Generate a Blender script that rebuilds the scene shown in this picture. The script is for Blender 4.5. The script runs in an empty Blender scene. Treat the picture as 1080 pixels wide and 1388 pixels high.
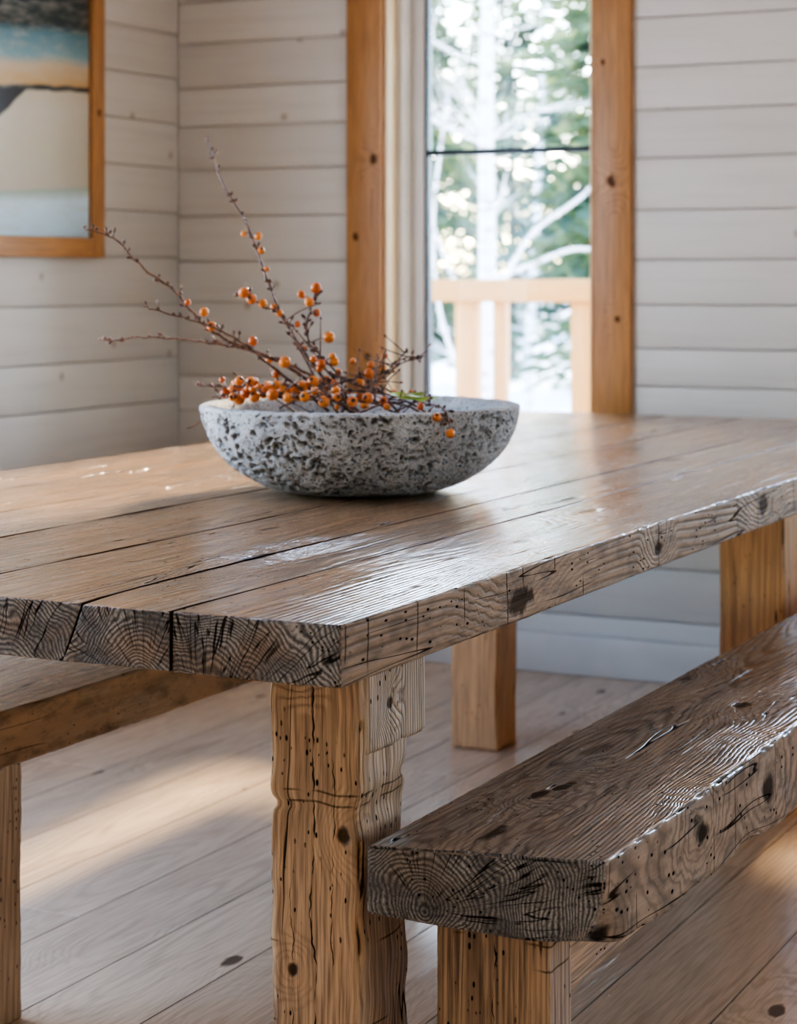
import bpy, math, random
from mathutils import Vector, noise
random.seed(7)
scene = bpy.context.scene
COL = scene.collection

# ------------------------------------------------------------------ helpers
def link(o):
    COL.objects.link(o); return o

def top(o, label, cat, group=None, kind=None):
    o["label"] = label; o["category"] = cat
    if group: o["group"] = group
    if kind: o["kind"] = kind
    return o

def struct(o):
    o["kind"] = "structure"; return o

def empty(name, loc):
    e = bpy.data.objects.new(name, None); e.location = loc
    e.empty_display_size = 0.05
    return link(e)

class MB:
    """mesh builder with grain coordinates"""
    def __init__(s):
        s.v=[]; s.f=[]; s.gc=[]; s.bid=[]; s.ed=[]
    def obj(s, name, mat, origin=(0,0,0), parent=None, smooth=True):
        o_=Vector(origin)
        me=bpy.data.meshes.new(name)
        me.from_pydata([tuple(Vector(p)-o_) for p in s.v],[],s.f)
        if s.gc:
            a=me.attributes.new("gc",'FLOAT_VECTOR','POINT')
            a.data.foreach_set("vector",[c for g in s.gc for c in g])
            b=me.attributes.new("bid",'FLOAT','POINT')
            b.data.foreach_set("value",s.bid)
            b=me.attributes.new("ed",'FLOAT','POINT')
            b.data.foreach_set("value",s.ed)
        me.materials.append(mat)
        if smooth:
            me.polygons.foreach_set("use_smooth",[True]*len(me.polygons))
        me.update()
        o=bpy.data.objects.new(name,me)
        if parent is not None:
            o.parent=parent
            o.location=o_-parent.location
        else:
            o.location=o_
        link(o)
        return o
    def box(s, lo, hi, cell=(.5,.5,.5), r=.003, axis=1, amp=0., freq=6., edge=0., ctr=None, seed=0, warp=None, edf=None):
        rnd=random.Random(seed)
        def cs(a,b,c):
            L=b-a; rr=min(r,L*.3)
            n=max(1,int(round((L-2*rr)/c)))
            m=[a+rr+(L-2*rr)*i/n for i in range(n+1)]
            if n>2 and c>rr*1.5: m=[m[0],m[0]+rr]+m[1:-1]+[m[-1]-rr,m[-1]]
            return [a,a+rr*.35]+m+[b-rr*.35,b]
        X=[cs(lo[i],hi[i],cell[i]) for i in range(3)]
        N=[len(q)-1 for q in X]
        idx={}
        off=rnd.uniform(0,50); bid=rnd.random()
        if ctr is None:
            ctr=(rnd.uniform(-.3,.3), rnd.uniform(-1.6,-.6))
        o1,o2=[q for q in range(3) if q!=axis]
        c1=(lo[o1]+hi[o1])/2+ctr[0]*(hi[o1]-lo[o1]); c2=(lo[o2]+hi[o2])/2+ctr[1]*(hi[o2]-lo[o2])
        ilo=[lo[i]+min(r,(hi[i]-lo[i])*.3) for i in range(3)]; ihi=[hi[i]-min(r,(hi[i]-lo[i])*.3) for i in range(3)]
        def vid(i,j,k):
            key=(i,j,k)
            if key in idx: return idx[key]
            p=Vector((X[0][i],X[1][j],X[2][k]))
            g=(p[o1]-c1, p[axis]+off, p[o2]-c2)
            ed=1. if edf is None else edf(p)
            q=Vector([min(max(p[m],ilo[m]),ihi[m]) for m in range(3)])
            d=p-q
            nz=sum(1 for m in range(3) if abs(d[m])>1e-7)
            if nz>1:
                n=d.normalized(); p=q+n*max(abs(d[m]) for m in range(3))
            else:
                n=d.normalized() if d.length>0 else d
            if amp or edge:
                sp=Vector(p)+Vector((off,off*.7,off*.3)); sp2=sp.copy()
                sp2[axis]*=.35
                p=p+n*amp*noise.noise(sp2*freq)+n*amp*.4*noise.noise(sp2*freq*4)
                if nz>1:
                    e=max(0,noise.noise(sp*freq*2.6+Vector((9,9,9)))-.05)
                    e2=max(0,noise.noise(sp*freq*7))
                    p=p-n*edge*(e+.5*e2)
            if warp: p=warp(p)
            idx[key]=len(s.v)
            s.v.append(tuple(p)); s.gc.append(g); s.bid.append(bid); s.ed.append(ed)
            return idx[key]
        a,b,c=N
        for j in range(b):
            for k in range(c):
                s.f.append((vid(0,j,k),vid(0,j,k+1),vid(0,j+1,k+1),vid(0,j+1,k)))
                s.f.append((vid(a,j,k),vid(a,j+1,k),vid(a,j+1,k+1),vid(a,j,k+1)))
        for i in range(a):
            for k in range(c):
                s.f.append((vid(i,0,k),vid(i+1,0,k),vid(i+1,0,k+1),vid(i,0,k+1)))
                s.f.append((vid(i,b,k),vid(i,b,k+1),vid(i+1,b,k+1),vid(i+1,b,k)))
        for i in range(a):
            for j in range(b):
                s.f.append((vid(i,j,0),vid(i,j+1,0),vid(i+1,j+1,0),vid(i+1,j,0)))
                s.f.append((vid(i,j,c),vid(i+1,j,c),vid(i+1,j+1,c),vid(i,j+1,c)))
    def tube(s, pts, rads, sides=6, cap=True):
        base=len(s.v); n=len(pts)
        pts=[Vector(p) for p in pts]
        ref=Vector((.3,.2,1)).normalized()
        for i,p in enumerate(pts):
            t=(pts[min(i+1,n-1)]-pts[max(i-1,0)])
            if t.length<1e-9: t=Vector((0,0,1))
            t.normalize()
            u=t.cross(ref)
            if u.length<.05: u=t.cross(Vector((1,0,0)))
            u.normalize(); w=t.cross(u)
            for k in range(sides):
                a=2*math.pi*k/sides
                s.v.append(tuple(p+(u*math.cos(a)+w*math.sin(a))*rads[i]))
        for i in range(n-1):
            for k in range(sides):
                a=base+i*sides+k; b=base+i*sides+(k+1)%sides
                s.f.append((a,b,b+sides,a+sides))
        if cap:
            s.f.append(tuple(base+k for k in reversed(range(sides))))
            s.f.append(tuple(base+(n-1)*sides+k for k in range(sides)))

def catmull(P, m=5):
    P=[Vector(p) for p in P]; out=[]
    for i in range(len(P)-1):
        p0=P[max(i-1,0)];p1=P[i];p2=P[i+1];p3=P[min(i+2,len(P)-1)]
        for j in range(m):
            t=j/m
            out.append(.5*((2*p1)+(p2-p0)*t+(2*p0-5*p1+4*p2-p3)*t*t+(3*p1-p0-3*p2+p3)*t**3))
    out.append(P[-1]); return out

# ------------------------------------------------------------------ node helper
class N:
    def __init__(s,name):
        s.m=bpy.data.materials.new(name); s.m.use_nodes=True
        s.t=s.m.node_tree; s.t.nodes.clear()
        s.out=s.t.nodes.new("ShaderNodeOutputMaterial")
    def new(s,ty,**kw):
        n=s.t.nodes.new(ty)
        for k,v in kw.items(): setattr(n,k,v)
        return n
    def put(s,inp,v):
        if isinstance(v,bpy.types.NodeSocket): s.t.links.new(v,inp)
        elif v is not None: inp.default_value=v
    def math(s,op,a,b=None,c=None,clamp=False):
        n=s.new("ShaderNodeMath",operation=op,use_clamp=clamp)
        s.put(n.inputs[0],a); s.put(n.inputs[1],b)
        if c is not None: s.put(n.inputs[2],c)
        return n.outputs[0]
    def vmath(s,op,a,b=None,scale=None):
        n=s.new("ShaderNodeVectorMath",operation=op)
        s.put(n.inputs[0],a)
        if b is not None: s.put(n.inputs[1],b)
        if scale is not None: n.inputs["Scale"].default_value=scale
        return n.outputs["Value"] if op in("LENGTH","DISTANCE","DOT_PRODUCT") else n.outputs[0]
    def attr(s,name,out="Vector"):
        n=s.new("ShaderNodeAttribute",attribute_name=name); return n.outputs[out]
    def noise(s,vec,scale=5,detail=3,rough=.5,dist=0,out=0):
        n=s.new("ShaderNodeTexNoise"); s.put(n.inputs["Vector"],vec)
        n.inputs["Scale"].default_value=scale; n.inputs["Detail"].default_value=detail
        n.inputs["Roughness"].default_value=rough; n.inputs["Distortion"].default_value=dist
        return n.outputs[out]
    def vor(s,vec,scale=5,feature='F1',rand=1.,dim='3D'):
        n=s.new("ShaderNodeTexVoronoi",feature=feature,voronoi_dimensions=dim); s.put(n.inputs["Vector"],vec)
        n.inputs["Scale"].default_value=scale; n.inputs["Randomness"].default_value=rand
        return n
    def mr(s,v,a,b,c=0.,d=1.,smooth=True):
        n=s.new("ShaderNodeMapRange",interpolation_type='SMOOTHSTEP' if smooth else 'LINEAR')
        s.put(n.inputs[0],v); s.put(n.inputs[1],a); s.put(n.inputs[2],b); s.put(n.inputs[3],c); s.put(n.inputs[4],d)
        return n.outputs[0]
    def mix(s,f,a,b,mode='MIX'):
        n=s.new("ShaderNodeMix",data_type='RGBA',blend_type=mode)
        s.put(n.inputs[0],f)
        s.put(n.inputs[6],a if isinstance(a,bpy.types.NodeSocket) else tuple(a)+(1,) if len(a)==3 else a)
        s.put(n.inputs[7],b if isinstance(b,bpy.types.NodeSocket) else tuple(b)+(1,) if len(b)==3 else b)
        return n.outputs[2]
    def sep(s,v):
        n=s.new("ShaderNodeSeparateXYZ"); s.put(n.inputs[0],v); return n.outputs
    def comb(s,x,y,z):
        n=s.new("ShaderNodeCombineXYZ"); s.put(n.inputs[0],x); s.put(n.inputs[1],y); s.put(n.inputs[2],z); return n.outputs[0]
    def bump(s,h,strength=1,dist=.002,normal=None):
        n=s.new("ShaderNodeBump"); s.put(n.inputs["Height"],h)
        n.inputs["Strength"].default_value=strength; n.inputs["Distance"].default_value=dist
        if normal is not None: s.put(n.inputs["Normal"],normal)
        return n.outputs[0]
    def bsdf(s,color,rough=.5,normal=None,metal=0,spec=.5,coat=None,coatr=.2):
        n=s.new("ShaderNodeBsdfPrincipled")
        s.put(n.inputs["Base Color"],color if isinstance(color,bpy.types.NodeSocket) else tuple(color)+(1,))
        s.put(n.inputs["Roughness"],rough); s.put(n.inputs["Metallic"],metal)
        s.put(n.inputs["Specular IOR Level"],spec)
        if normal is not None: s.put(n.inputs["Normal"],normal)
        if coat is not None:
            s.put(n.inputs["Coat Weight"],coat); n.inputs["Coat Roughness"].default_value=coatr
        s.t.links.new(n.outputs[0],s.out.inputs[0])
        return n
    @property
    def pos(s): return s.new("ShaderNodeNewGeometry").outputs["Position"]
    @property
    def objc(s): return s.new("ShaderNodeTexCoord").outputs["Object"]

def wood(name, light, dark, alt, axis=None, endcol=None, ring=.007, ringc=.7, weather=.5, crack=1., holes=1.,
         knots=(), vknot=.0, rough=.4, bumpd=.002, fiber=.5, saw=0., bidvar=.25, cathed=.02, spec=.5, ringpow=2.2, seam=0., vk=.065,
         vpick=.6, sidedark=0., sidecol=None, vcracks=()):
    n=N(name)
    gc=n.attr("gc"); bid=n.attr("bid","Fac")
    g=n.sep(gc)
    pos=n.pos
    tn=n.sep(n.new("ShaderNodeNewGeometry").outputs["True Normal"])
    low=n.noise(n.vmath('MULTIPLY',gc,(3,.9,3)),1.0,1,.5)
    low2=n.noise(n.vmath('MULTIPLY',gc,(16,2.4,16)),1.0,1,.5)
    rad=n.vmath('LENGTH',n.comb(g[0],0.,g[2]))
    ph=n.math('ADD',rad,n.math('MULTIPLY',low,cathed*3.2))
    ph=n.math('ADD',ph,n.math('MULTIPLY',low2,cathed*.35))
    core=None
    if knots: w=n.noise(pos,45,2)
    for (kp,ks,kr) in knots:
        d=n.vmath('LENGTH',n.vmath('MULTIPLY',n.vmath('SUBTRACT',pos,kp),ks))
        d=n.math('ADD',d,n.math('MULTIPLY',n.math('SUBTRACT',w,.5),kr*.9))
        ph=n.math('ADD',ph,n.mr(d,0.,kr*4.5,ring*5,0.))
        c=n.mr(d,kr*.5,kr*.95,1.,0.)
        core=c if core is None else n.math('MAXIMUM',core,c)
    if vknot>0:
        v=n.vor(n.comb(n.math('ADD',g[0],n.math('MULTIPLY',bid,3.7)),n.math('MULTIPLY',g[1],.42),0.),vknot,dim='2D')
        wv2=n.noise(n.vmath('MULTIPLY',gc,(24,9,24)),1.,2,.6)
        d=n.math('ADD',v.outputs["Distance"],n.math('MULTIPLY',n.math('SUBTRACT',wv2,.5),.24))
        pick=n.math('GREATER_THAN',n.sep(v.outputs["Color"])[0],vpick)
        ph=n.math('ADD',ph,n.math('MULTIPLY',pick,n.mr(d,0.,.42,ring*5,0.)))
        c=n.math('MULTIPLY',pick,n.mr(d,vk*.6,vk*1.3,1.,0.))
        core=c if core is None else n.math('MAXIMUM',core,c)
    s=n.math('SINE',n.math('MULTIPLY',ph,6.2832/ring))
    s=n.math('ADD',n.math('MULTIPLY',s,.5),.5)
    s=n.math('POWER',s,ringpow)
    fib=n.noise(n.vmath('MULTIPLY',gc,(300,10,300)),1.,2,.6)
    fib2=n.noise(n.vmath('MULTIPLY',gc,(75,2.6,75)),1.,2,.65)
    big=n.noise(n.vmath('MULTIPLY',gc,(7,1.6,7)),1.,3,.6)
    s=n.math('MULTIPLY',s,n.mr(big,.28,.7,.22,1.))
    cr=None
    if crack>0:
        crn=n.noise(n.vmath('MULTIPLY',gc,(22,.9,22)),1.,2,.55)
        cr=n.mr(n.math('ABSOLUTE',n.math('SUBTRACT',crn,.5)),.0015,.0065,1.,0.)
        crm=n.mr(n.noise(n.vmath('MULTIPLY',gc,(9,2.,9)),1.3,1),.47,.58)
        cr=n.math('MULTIPLY',n.math('MULTIPLY',cr,crm),crack)
    ps=n.sep(pos)
    for (x0,z0,z1,wd) in vcracks:
        wv=n.noise(n.comb(0.,x0*9,n.math('MULTIPLY',ps[2],7.)),1.,4,.7)
        dx=n.math('ABSOLUTE',n.math('SUBTRACT',n.math('SUBTRACT',ps[0],x0),n.math('MULTIPLY',n.math('SUBTRACT',wv,.5),.035)))
        ww=n.math('MULTIPLY',n.mr(n.noise(n.comb(0.,x0,n.math('MULTIPLY',ps[2],25.)),1.,2),.36,.66,.0,1.3),wd)
        cc_=n.math('LESS_THAN',dx,ww)
        cc_=n.math('MULTIPLY',cc_,n.math('MULTIPLY',n.mr(ps[2],z0,z0+.02),n.mr(ps[2],z1-.02,z1,1.,0.)))
        cr=n.math('MAXIMUM',cr,cc_)
    ho=None
    if holes>0:
        hv=n.vor(n.vmath('MULTIPLY',gc,(1,.42,1)),150)
        cc=n.sep(hv.outputs["Color"])
        hp=n.math('GREATER_THAN',cc[1],.55)
        hm=n.mr(n.noise(gc,9,1),.38,.54)
        hsz=n.math('MULTIPLY',cc[0],.14)
        ho=n.math('MULTIPLY',n.math('MULTIPLY',n.mr(n.math('SUBTRACT',hv.outputs["Distance"],hsz),.06,.15,1.,0.),hp),n.math('MULTIPLY',hm,holes))
    lf=n.math('MULTIPLY',s,ringc)
    colr=n.mix(lf,light,dark)
    aw=n.mr(n.math('ADD',big,n.math('MULTIPLY',n.math('SUBTRACT',bid,.5),.3)),.36,.62,0.,weather)
    colr=n.mix(aw,colr,n.mix(lf,alt,tuple(c*.35 for c in alt)))
    colr=n.mix(n.mr(fib,.35,.75,0.,fiber),colr,tuple(c*.45 for c in dark))
    colr=n.mix(n.mr(fib2,.5,.72,0.,fiber*.9),colr,tuple(c*.5 for c in light))
    bv=n.mr(bid,0.,1.,1-bidvar,1+bidvar*.6,False)
    colr=n.mix(1.,colr,n.comb(bv,bv,bv),'MULTIPLY')
    h=n.math('ADD',n.math('MULTIPLY',s,-.45),n.math('MULTIPLY',fib,.45))
    h=n.math('ADD',h,n.math('MULTIPLY',fib2,.6))
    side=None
    if sidedark>0:  # shade put into the side colour, against window light that turns sides pale
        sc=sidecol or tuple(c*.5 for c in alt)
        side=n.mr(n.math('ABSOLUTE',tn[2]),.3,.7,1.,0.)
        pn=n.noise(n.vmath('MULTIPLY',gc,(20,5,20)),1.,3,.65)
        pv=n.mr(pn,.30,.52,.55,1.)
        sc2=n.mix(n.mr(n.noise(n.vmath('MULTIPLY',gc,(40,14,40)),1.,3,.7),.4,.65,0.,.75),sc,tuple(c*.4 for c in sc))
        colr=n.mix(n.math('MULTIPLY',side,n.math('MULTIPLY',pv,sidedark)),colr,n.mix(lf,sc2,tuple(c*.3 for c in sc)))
    if saw>0:
        yy=n.math('ADD',n.math('MULTIPLY',g[1],9.),n.math('MULTIPLY',low2,.12))
        wn=n.new("ShaderNodeTexWhiteNoise",noise_dimensions='1D'); n.put(wn.inputs["W"],n.math('FLOOR',yy))
        sw=n.math('LESS_THAN',n.math('ABSOLUTE',n.math('SUBTRACT',n.math('FRACT',yy),wn.outputs[0])),.012)
        swm=n.mr(n.noise(n.vmath('MULTIPLY',gc,(13,6,13)),1.,1),.47,.54)
        sw=n.math('MULTIPLY',n.math('MULTIPLY',sw,swm),saw)
        if axis==1: sw=n.math('MULTIPLY',sw,n.mr(n.math('ABSOLUTE',tn[2]),.3,.7,1.,0.))
        cr=n.math('MAXIMUM',cr,sw)
    em=None
    if endcol is not None:
        em=n.mr(n.math('ABSOLUTE',tn[axis]),.6,.8)
        wob=n.noise(n.vmath('MULTIPLY',gc,(45,45,45)),1.,2,.6)
        er=n.math('ADD',n.math('ADD',rad,n.math('MULTIPLY',low2,.06)),n.math('MULTIPLY',low,.04))
        er=n.math('ADD',er,n.math('MULTIPLY',wob,.008))
        rr=n.math('SINE',n.math('MULTIPLY',er,6.2832/.0052))
        rr=n.math('ADD',n.math('MULTIPLY',rr,.5),.5)
        ang=n.math('ARCTAN2',g[0],g[2])
        rc=n.noise(n.comb(n.math('ADD',n.math('MULTIPLY',ang,9.),n.math('MULTIPLY',wob,.35)),n.math('MULTIPLY',rad,5.),bid),1.6,1,.5)
        rcm=n.mr(n.math('ABSOLUTE',n.math('SUBTRACT',rc,.5)),.006,.026,1.,0.)
        rcm=n.math('MULTIPLY',rcm,n.mr(n.noise(gc,13,1),.36,.48))
        rough_n=n.noise(gc,210,3,.75)
        amp_=n.mr(n.noise(gc,18,2),.3,.65,.25,1.)
        ec=n.mix(n.math('MULTIPLY',n.math('ADD',n.math('MULTIPLY',rr,amp_),.25),n.mr(rough_n,.3,.62,.35,.95)),endcol[0],endcol[1])
        ec=n.mix(n.mr(n.noise(gc,11,2),.50,.72,0.,.5),ec,n.mix(rr,tuple(c*.3 for c in light),tuple(c*.75 for c in light)))
        colr=n.mix(em,colr,ec)
        eh=n.math('ADD',n.math('MULTIPLY',rr,.5),n.math('MULTIPLY',rough_n,1.1))
        h=n.math('ADD',n.math('MULTIPLY',h,n.math('SUBTRACT',1.,em)),n.math('MULTIPLY',eh,em))
        cr=n.math('MAXIMUM',n.math('MULTIPLY',cr,n.math('SUBTRACT',1.,em)),n.math('MULTIPLY',rcm,em))
    if core is not None:
        colr=n.mix(n.math('MULTIPLY',core,.9),colr,tuple(c*.22 for c in dark))
        h=n.math('SUBTRACT',h,n.math('MULTIPLY',core,1.0))
    dk=cr if ho is None else (ho if cr is None else n.math('MAXIMUM',cr,ho))
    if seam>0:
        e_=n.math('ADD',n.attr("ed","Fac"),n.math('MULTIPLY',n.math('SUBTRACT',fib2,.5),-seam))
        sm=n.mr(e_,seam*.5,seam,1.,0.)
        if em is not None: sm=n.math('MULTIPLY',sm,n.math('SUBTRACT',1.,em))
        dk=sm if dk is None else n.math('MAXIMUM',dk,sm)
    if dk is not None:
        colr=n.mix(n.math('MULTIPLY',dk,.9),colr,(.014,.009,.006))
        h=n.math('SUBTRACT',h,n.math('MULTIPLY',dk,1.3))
    nb=n.bump(h,1.,bumpd)
    rg=n.math('ADD',rough,n.math('MULTIPLY',n.math('SUBTRACT',fib2,.5),.25),clamp=True)
    sp_=spec
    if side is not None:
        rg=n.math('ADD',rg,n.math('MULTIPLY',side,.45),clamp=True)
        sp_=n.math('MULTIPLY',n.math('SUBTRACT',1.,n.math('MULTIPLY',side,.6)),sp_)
    if dk is not None:
        rg=n.math('ADD',rg,n.math('MULTIPLY',dk,.5),clamp=True)
        sp_=n.math('MULTIPLY',n.math('SUBTRACT',1.,dk),sp_)
    if core is not None:
        sp_=n.math('MULTIPLY',n.math('SUBTRACT',1.,n.math('MULTIPLY',core,.8)),sp_)
    n.bsdf(colr,rg,nb,spec=sp_)
    return n.m

# ------------------------------------------------------------------ materials
M={}
KN=[((0,.50,.715),(1,.55,1.2),.030),((-.36,.44,.76),(1,.3,1),.017),((0,1.62,.73),(1,.7,1.),.027),((-.15,1.15,.76),(1,.35,1),.018),((-.33,2.1,.76),(1,.4,1),.02),((-.10,.75,.76),(1,.35,1),.012),((-.50,.72,.76),(1,.3,1),.010),((0,1.05,.72),(1,.7,1.),.016)]
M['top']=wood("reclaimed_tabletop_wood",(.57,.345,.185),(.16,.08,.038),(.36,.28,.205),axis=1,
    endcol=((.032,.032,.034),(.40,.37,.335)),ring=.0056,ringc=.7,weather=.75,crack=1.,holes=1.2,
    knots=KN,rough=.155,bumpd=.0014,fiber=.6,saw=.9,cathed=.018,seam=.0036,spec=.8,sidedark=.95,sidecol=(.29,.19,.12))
M['leg']=wood("hewn_leg_wood",(.60,.40,.24),(.17,.085,.042),(.46,.32,.20),axis=2,
    endcol=((.05,.04,.03),(.25,.18,.12)),ring=.0070,ringc=.75,weather=.7,crack=1,holes=1.3,
    knots=[((-.155,.2,.665),(1,1,1),.013),((-.10,.2,.47),(1,1,.8),.012),((-.078,.27,.62),(1,1,1.),.012),((-.17,.2,.30),(1,1,.8),.010)],
    vcracks=[(-.143,.02,.66,.0013),(-.115,.30,.58,.0007),(-.172,.05,.42,.0006),(-.10,.0,.25,.0007),(.075,.02,.36,.0008)],
    rough=.5,bumpd=.0024,fiber=.7,saw=.6,cathed=.022)
M['leg_lit']=wood("lit_leg_wood",(.80,.53,.30),(.30,.16,.08),(.66,.43,.24),axis=2,  # leg wood lightened in colour to make up for missing light
    endcol=((.05,.04,.03),(.25,.18,.12)),ring=.0085,ringc=.5,weather=.5,crack=1,holes=.8,rough=.5,bumpd=.0012,fiber=.4,cathed=.022)
M['leg_warm']=wood("warm_orange_leg_wood",(.66,.37,.17),(.22,.10,.04),(.56,.31,.14),axis=2,
    endcol=((.05,.04,.03),(.25,.18,.12)),ring=.0085,ringc=.5,weather=.5,crack=1,holes=.8,rough=.42,bumpd=.0012,fiber=.4,cathed=.022)
M['bench']=wood("weathered_bench_wood",(.43,.33,.24),(.070,.048,.034),(.32,.27,.22),axis=1,
    endcol=((.030,.030,.032),(.39,.36,.325)),ring=.0068,ringc=.85,weather=.85,crack=1,holes=1.6,
    knots=[((.235,.55,.43),(1.,.6,1.),.020),((.235,.85,.42),(1,.7,1.),.028),((.05,.45,.48),(1,.4,1),.014),((.12,1.1,.48),(1,.45,1),.018),((.22,.22,.385),(1,1,1.),.020)],
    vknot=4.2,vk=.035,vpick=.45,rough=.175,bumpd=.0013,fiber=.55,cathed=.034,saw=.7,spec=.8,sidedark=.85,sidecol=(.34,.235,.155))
M['bench_lit']=wood("sunlit_brown_bench_wood",(.68,.46,.28),(.20,.10,.05),(.56,.39,.25),axis=1,  # lighter bench wood; sunlight on the seat is put into the colour
    endcol=((.03,.025,.02),(.26,.2,.15)),ring=.009,ringc=.6,weather=.6,crack=1,holes=1.,
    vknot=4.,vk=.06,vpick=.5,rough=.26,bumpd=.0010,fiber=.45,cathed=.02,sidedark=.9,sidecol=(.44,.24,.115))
M['pine']=wood("honey_pine_trim",(.56,.285,.11),(.31,.13,.042),(.46,.22,.075),ring=.010,ringc=.55,weather=.5,crack=0,holes=0,
    knots=[((-.995,3.53,1.41),(1,1,.8),.019),((-.975,3.53,1.02),(1,1,.8),.011),((-1.02,3.53,1.75),(1,1,.8),.010),((-1.752,3.53,1.494),(1,1,.8),.018),((-1.81,3.53,1.26),(1,1,.8),.013),((-1.77,3.53,.90),(1,1,.8),.013),((-2.42,3.07,1.62),(1,1,.8),.012)],
    rough=.38,bumpd=.0003,fiber=.4,bidvar=.1)
M['deckwood']=wood("cedar_deck_wood",(.66,.37,.13),(.46,.24,.075),(.60,.325,.11),ring=.012,ringc=.4,weather=.3,crack=0,holes=0,
    rough=.6,bumpd=.0003,fiber=.2,bidvar=.1)
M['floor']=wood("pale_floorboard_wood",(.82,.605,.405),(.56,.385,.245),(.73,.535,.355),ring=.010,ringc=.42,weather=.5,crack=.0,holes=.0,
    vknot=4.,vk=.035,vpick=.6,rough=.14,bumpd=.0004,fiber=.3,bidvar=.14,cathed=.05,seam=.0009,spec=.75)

def shiplap():
    n=N("painted_shiplap")
    gc=n.attr("gc"); bid=n.attr("bid","Fac"); gs=n.sep(gc)
    base=n.mix(n.mr(bid,0,1,0.,1.,False),(.605,.565,.505),(.675,.635,.57))
    g=n.noise(n.vmath('MULTIPLY',gc,(50,2.,50)),1.,2,.6)
    base=n.mix(n.mr(g,.45,.75,0.,.2),base,(.46,.415,.355))
    v=n.vor(n.comb(n.math('ADD',n.math('MULTIPLY',bid,9.),gs[1]),n.math('ADD',gs[0],gs[2]),0.),3.2,dim='2D')
    pk=n.math('GREATER_THAN',n.sep(v.outputs["Color"])[0],.55)
    k=n.math('MULTIPLY',pk,n.mr(v.outputs["Distance"],.015,.055,1.,0.))
    base=n.mix(n.math('MULTIPLY',k,.55),base,(.26,.18,.12))
    n.bsdf(base,.42,None,spec=.4)
    return n.m
M['ship']=shiplap()
def plain(name,c,rough=.5,bs=0,bd=.001,metal=0,var=.1,vs=6.):
    n=N(name); o=n.objc
    v=n.noise(o,vs,2)
    col=n.mix(n.mr(v,.3,.7),tuple(x*(1-var) for x in c),tuple(min(1,x*(1+var)) for x in c))
    nb=n.bump(n.noise(o,bs,3),.6,bd) if bs else None
    n.bsdf(col,rough,nb,metal=metal); return n.m
M['white']=plain("white_painted_wood",(.64,.595,.53),.4,0,var=.04)
M['cream']=plain("cream_painted_jamb",(.86,.70,.46),.35,0,var=.05)
M['sash']=plain("grey_white_sash",(.68,.65,.61),.35,0,var=.03)
M['gasket']=plain("dark_gasket",(.03,.05,.06),.4,0)
M['backing']=plain("wall_core",(.34,.30,.26),.8,0)
M['ceil']=plain("ceiling_paint",(.68,.625,.555),.7,0,var=.04)
M['snow']=plain("snow",(.84,.88,.95),.7,2,.03,var=.04,vs=1.)
M['bark_dark']=plain("conifer_bark",(.18,.14,.11),.9,0,.01,var=.3)
def birch():
    n=N("birch_bark"); o=n.objc
    v=n.noise(n.vmath('MULTIPLY',o,(6,6,30)),1.,2,.6)
    col=n.mix(n.mr(v,.56,.64),(.78,.71,.64),(.35,.29,.25))
    n.bsdf(col,.7); return n.m
M['birch']=birch()
def foliage(name,a,b):
    n=N(name); o=n.objc
    v=n.noise(o,1.6,2)
    col=n.mix(n.mr(v,.35,.65),a,b)
    p=n.bsdf(col,.6)
    tr=n.new("ShaderNodeBsdfTranslucent"); n.put(tr.inputs[0],col)
    mx=n.new("ShaderNodeMixShader"); mx.inputs[0].default_value=.5
    n.t.links.new(p.outputs[0],mx.inputs[1]); n.t.links.new(tr.outputs[0],mx.inputs[2])
    n.t.links.new(mx.outputs[0],n.out.inputs[0]); return n.m
M['fir']=foliage("fir_needles",(.06,.10,.075),(.22,.28,.12))

def glass():
    n=N("window_glass")
    t=n.new("ShaderNodeBsdfTransparent"); t.inputs[0].default_value=(.97,.99,.99,1)
    g=n.new("ShaderNodeBsdfGlossy"); g.inputs["Roughness"].default_value=.02
    f=n.new("ShaderNodeFresnel"); f.inputs[0].default_value=1.25
    m=n.new("ShaderNodeMixShader"); n.t.links.new(f.outputs[0],m.inputs[0])
    n.t.links.new(t.outputs[0],m.inputs[1]); n.t.links.new(g.outputs[0],m.inputs[2])
    n.t.links.new(m.outputs[0],n.out.inputs[0]); return n.m
M['glass']=glass()

def stone():
    n=N("pitted_grey_stone"); o=n.objc
    a=n.noise(o,9,3,.6)
    col=n.mix(n.mr(a,.35,.7),(.50,.485,.46),(.70,.685,.655))
    pc=n.attr("pit","Fac")
    ow=n.vmath('ADD',o,n.vmath('SCALE',n.noise(o,60,1,out=1),scale=.012))
    v=n.vor(ow,140)
    d=v.outputs["Distance"]
    msk=n.mr(n.noise(o,16,2),.32,.48)
    sp=n.math('MULTIPLY',n.mr(d,.14,.36,1.,0.),msk)
    v2=n.noise(o,300,3,.75)
    sp2=n.mr(v2,.50,.60)
    col=n.mix(n.math('MULTIPLY',sp,.68),col,(.11,.105,.10))
    col=n.mix(n.math('MULTIPLY',sp2,.45),col,(.20,.192,.183))
    col=n.mix(n.math('MULTIPLY',pc,.62),col,(.13,.125,.118))
    h=n.math('ADD',n.math('MULTIPLY',sp,-1.),n.math('MULTIPLY',v2,-.8))
    n.bsdf(col,.75,n.bump(h,1.,.006),spec=.3)
    return n.m
M['stone']=stone()
def barkm():
    n=N("berry_twig_bark"); o=n.objc
    v=n.noise(o,140,2)
    col=n.mix(n.mr(v,.35,.65),(.08,.042,.03),(.26,.145,.095))
    n.bsdf(col,.5); return n.m
M['stem']=barkm()
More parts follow.
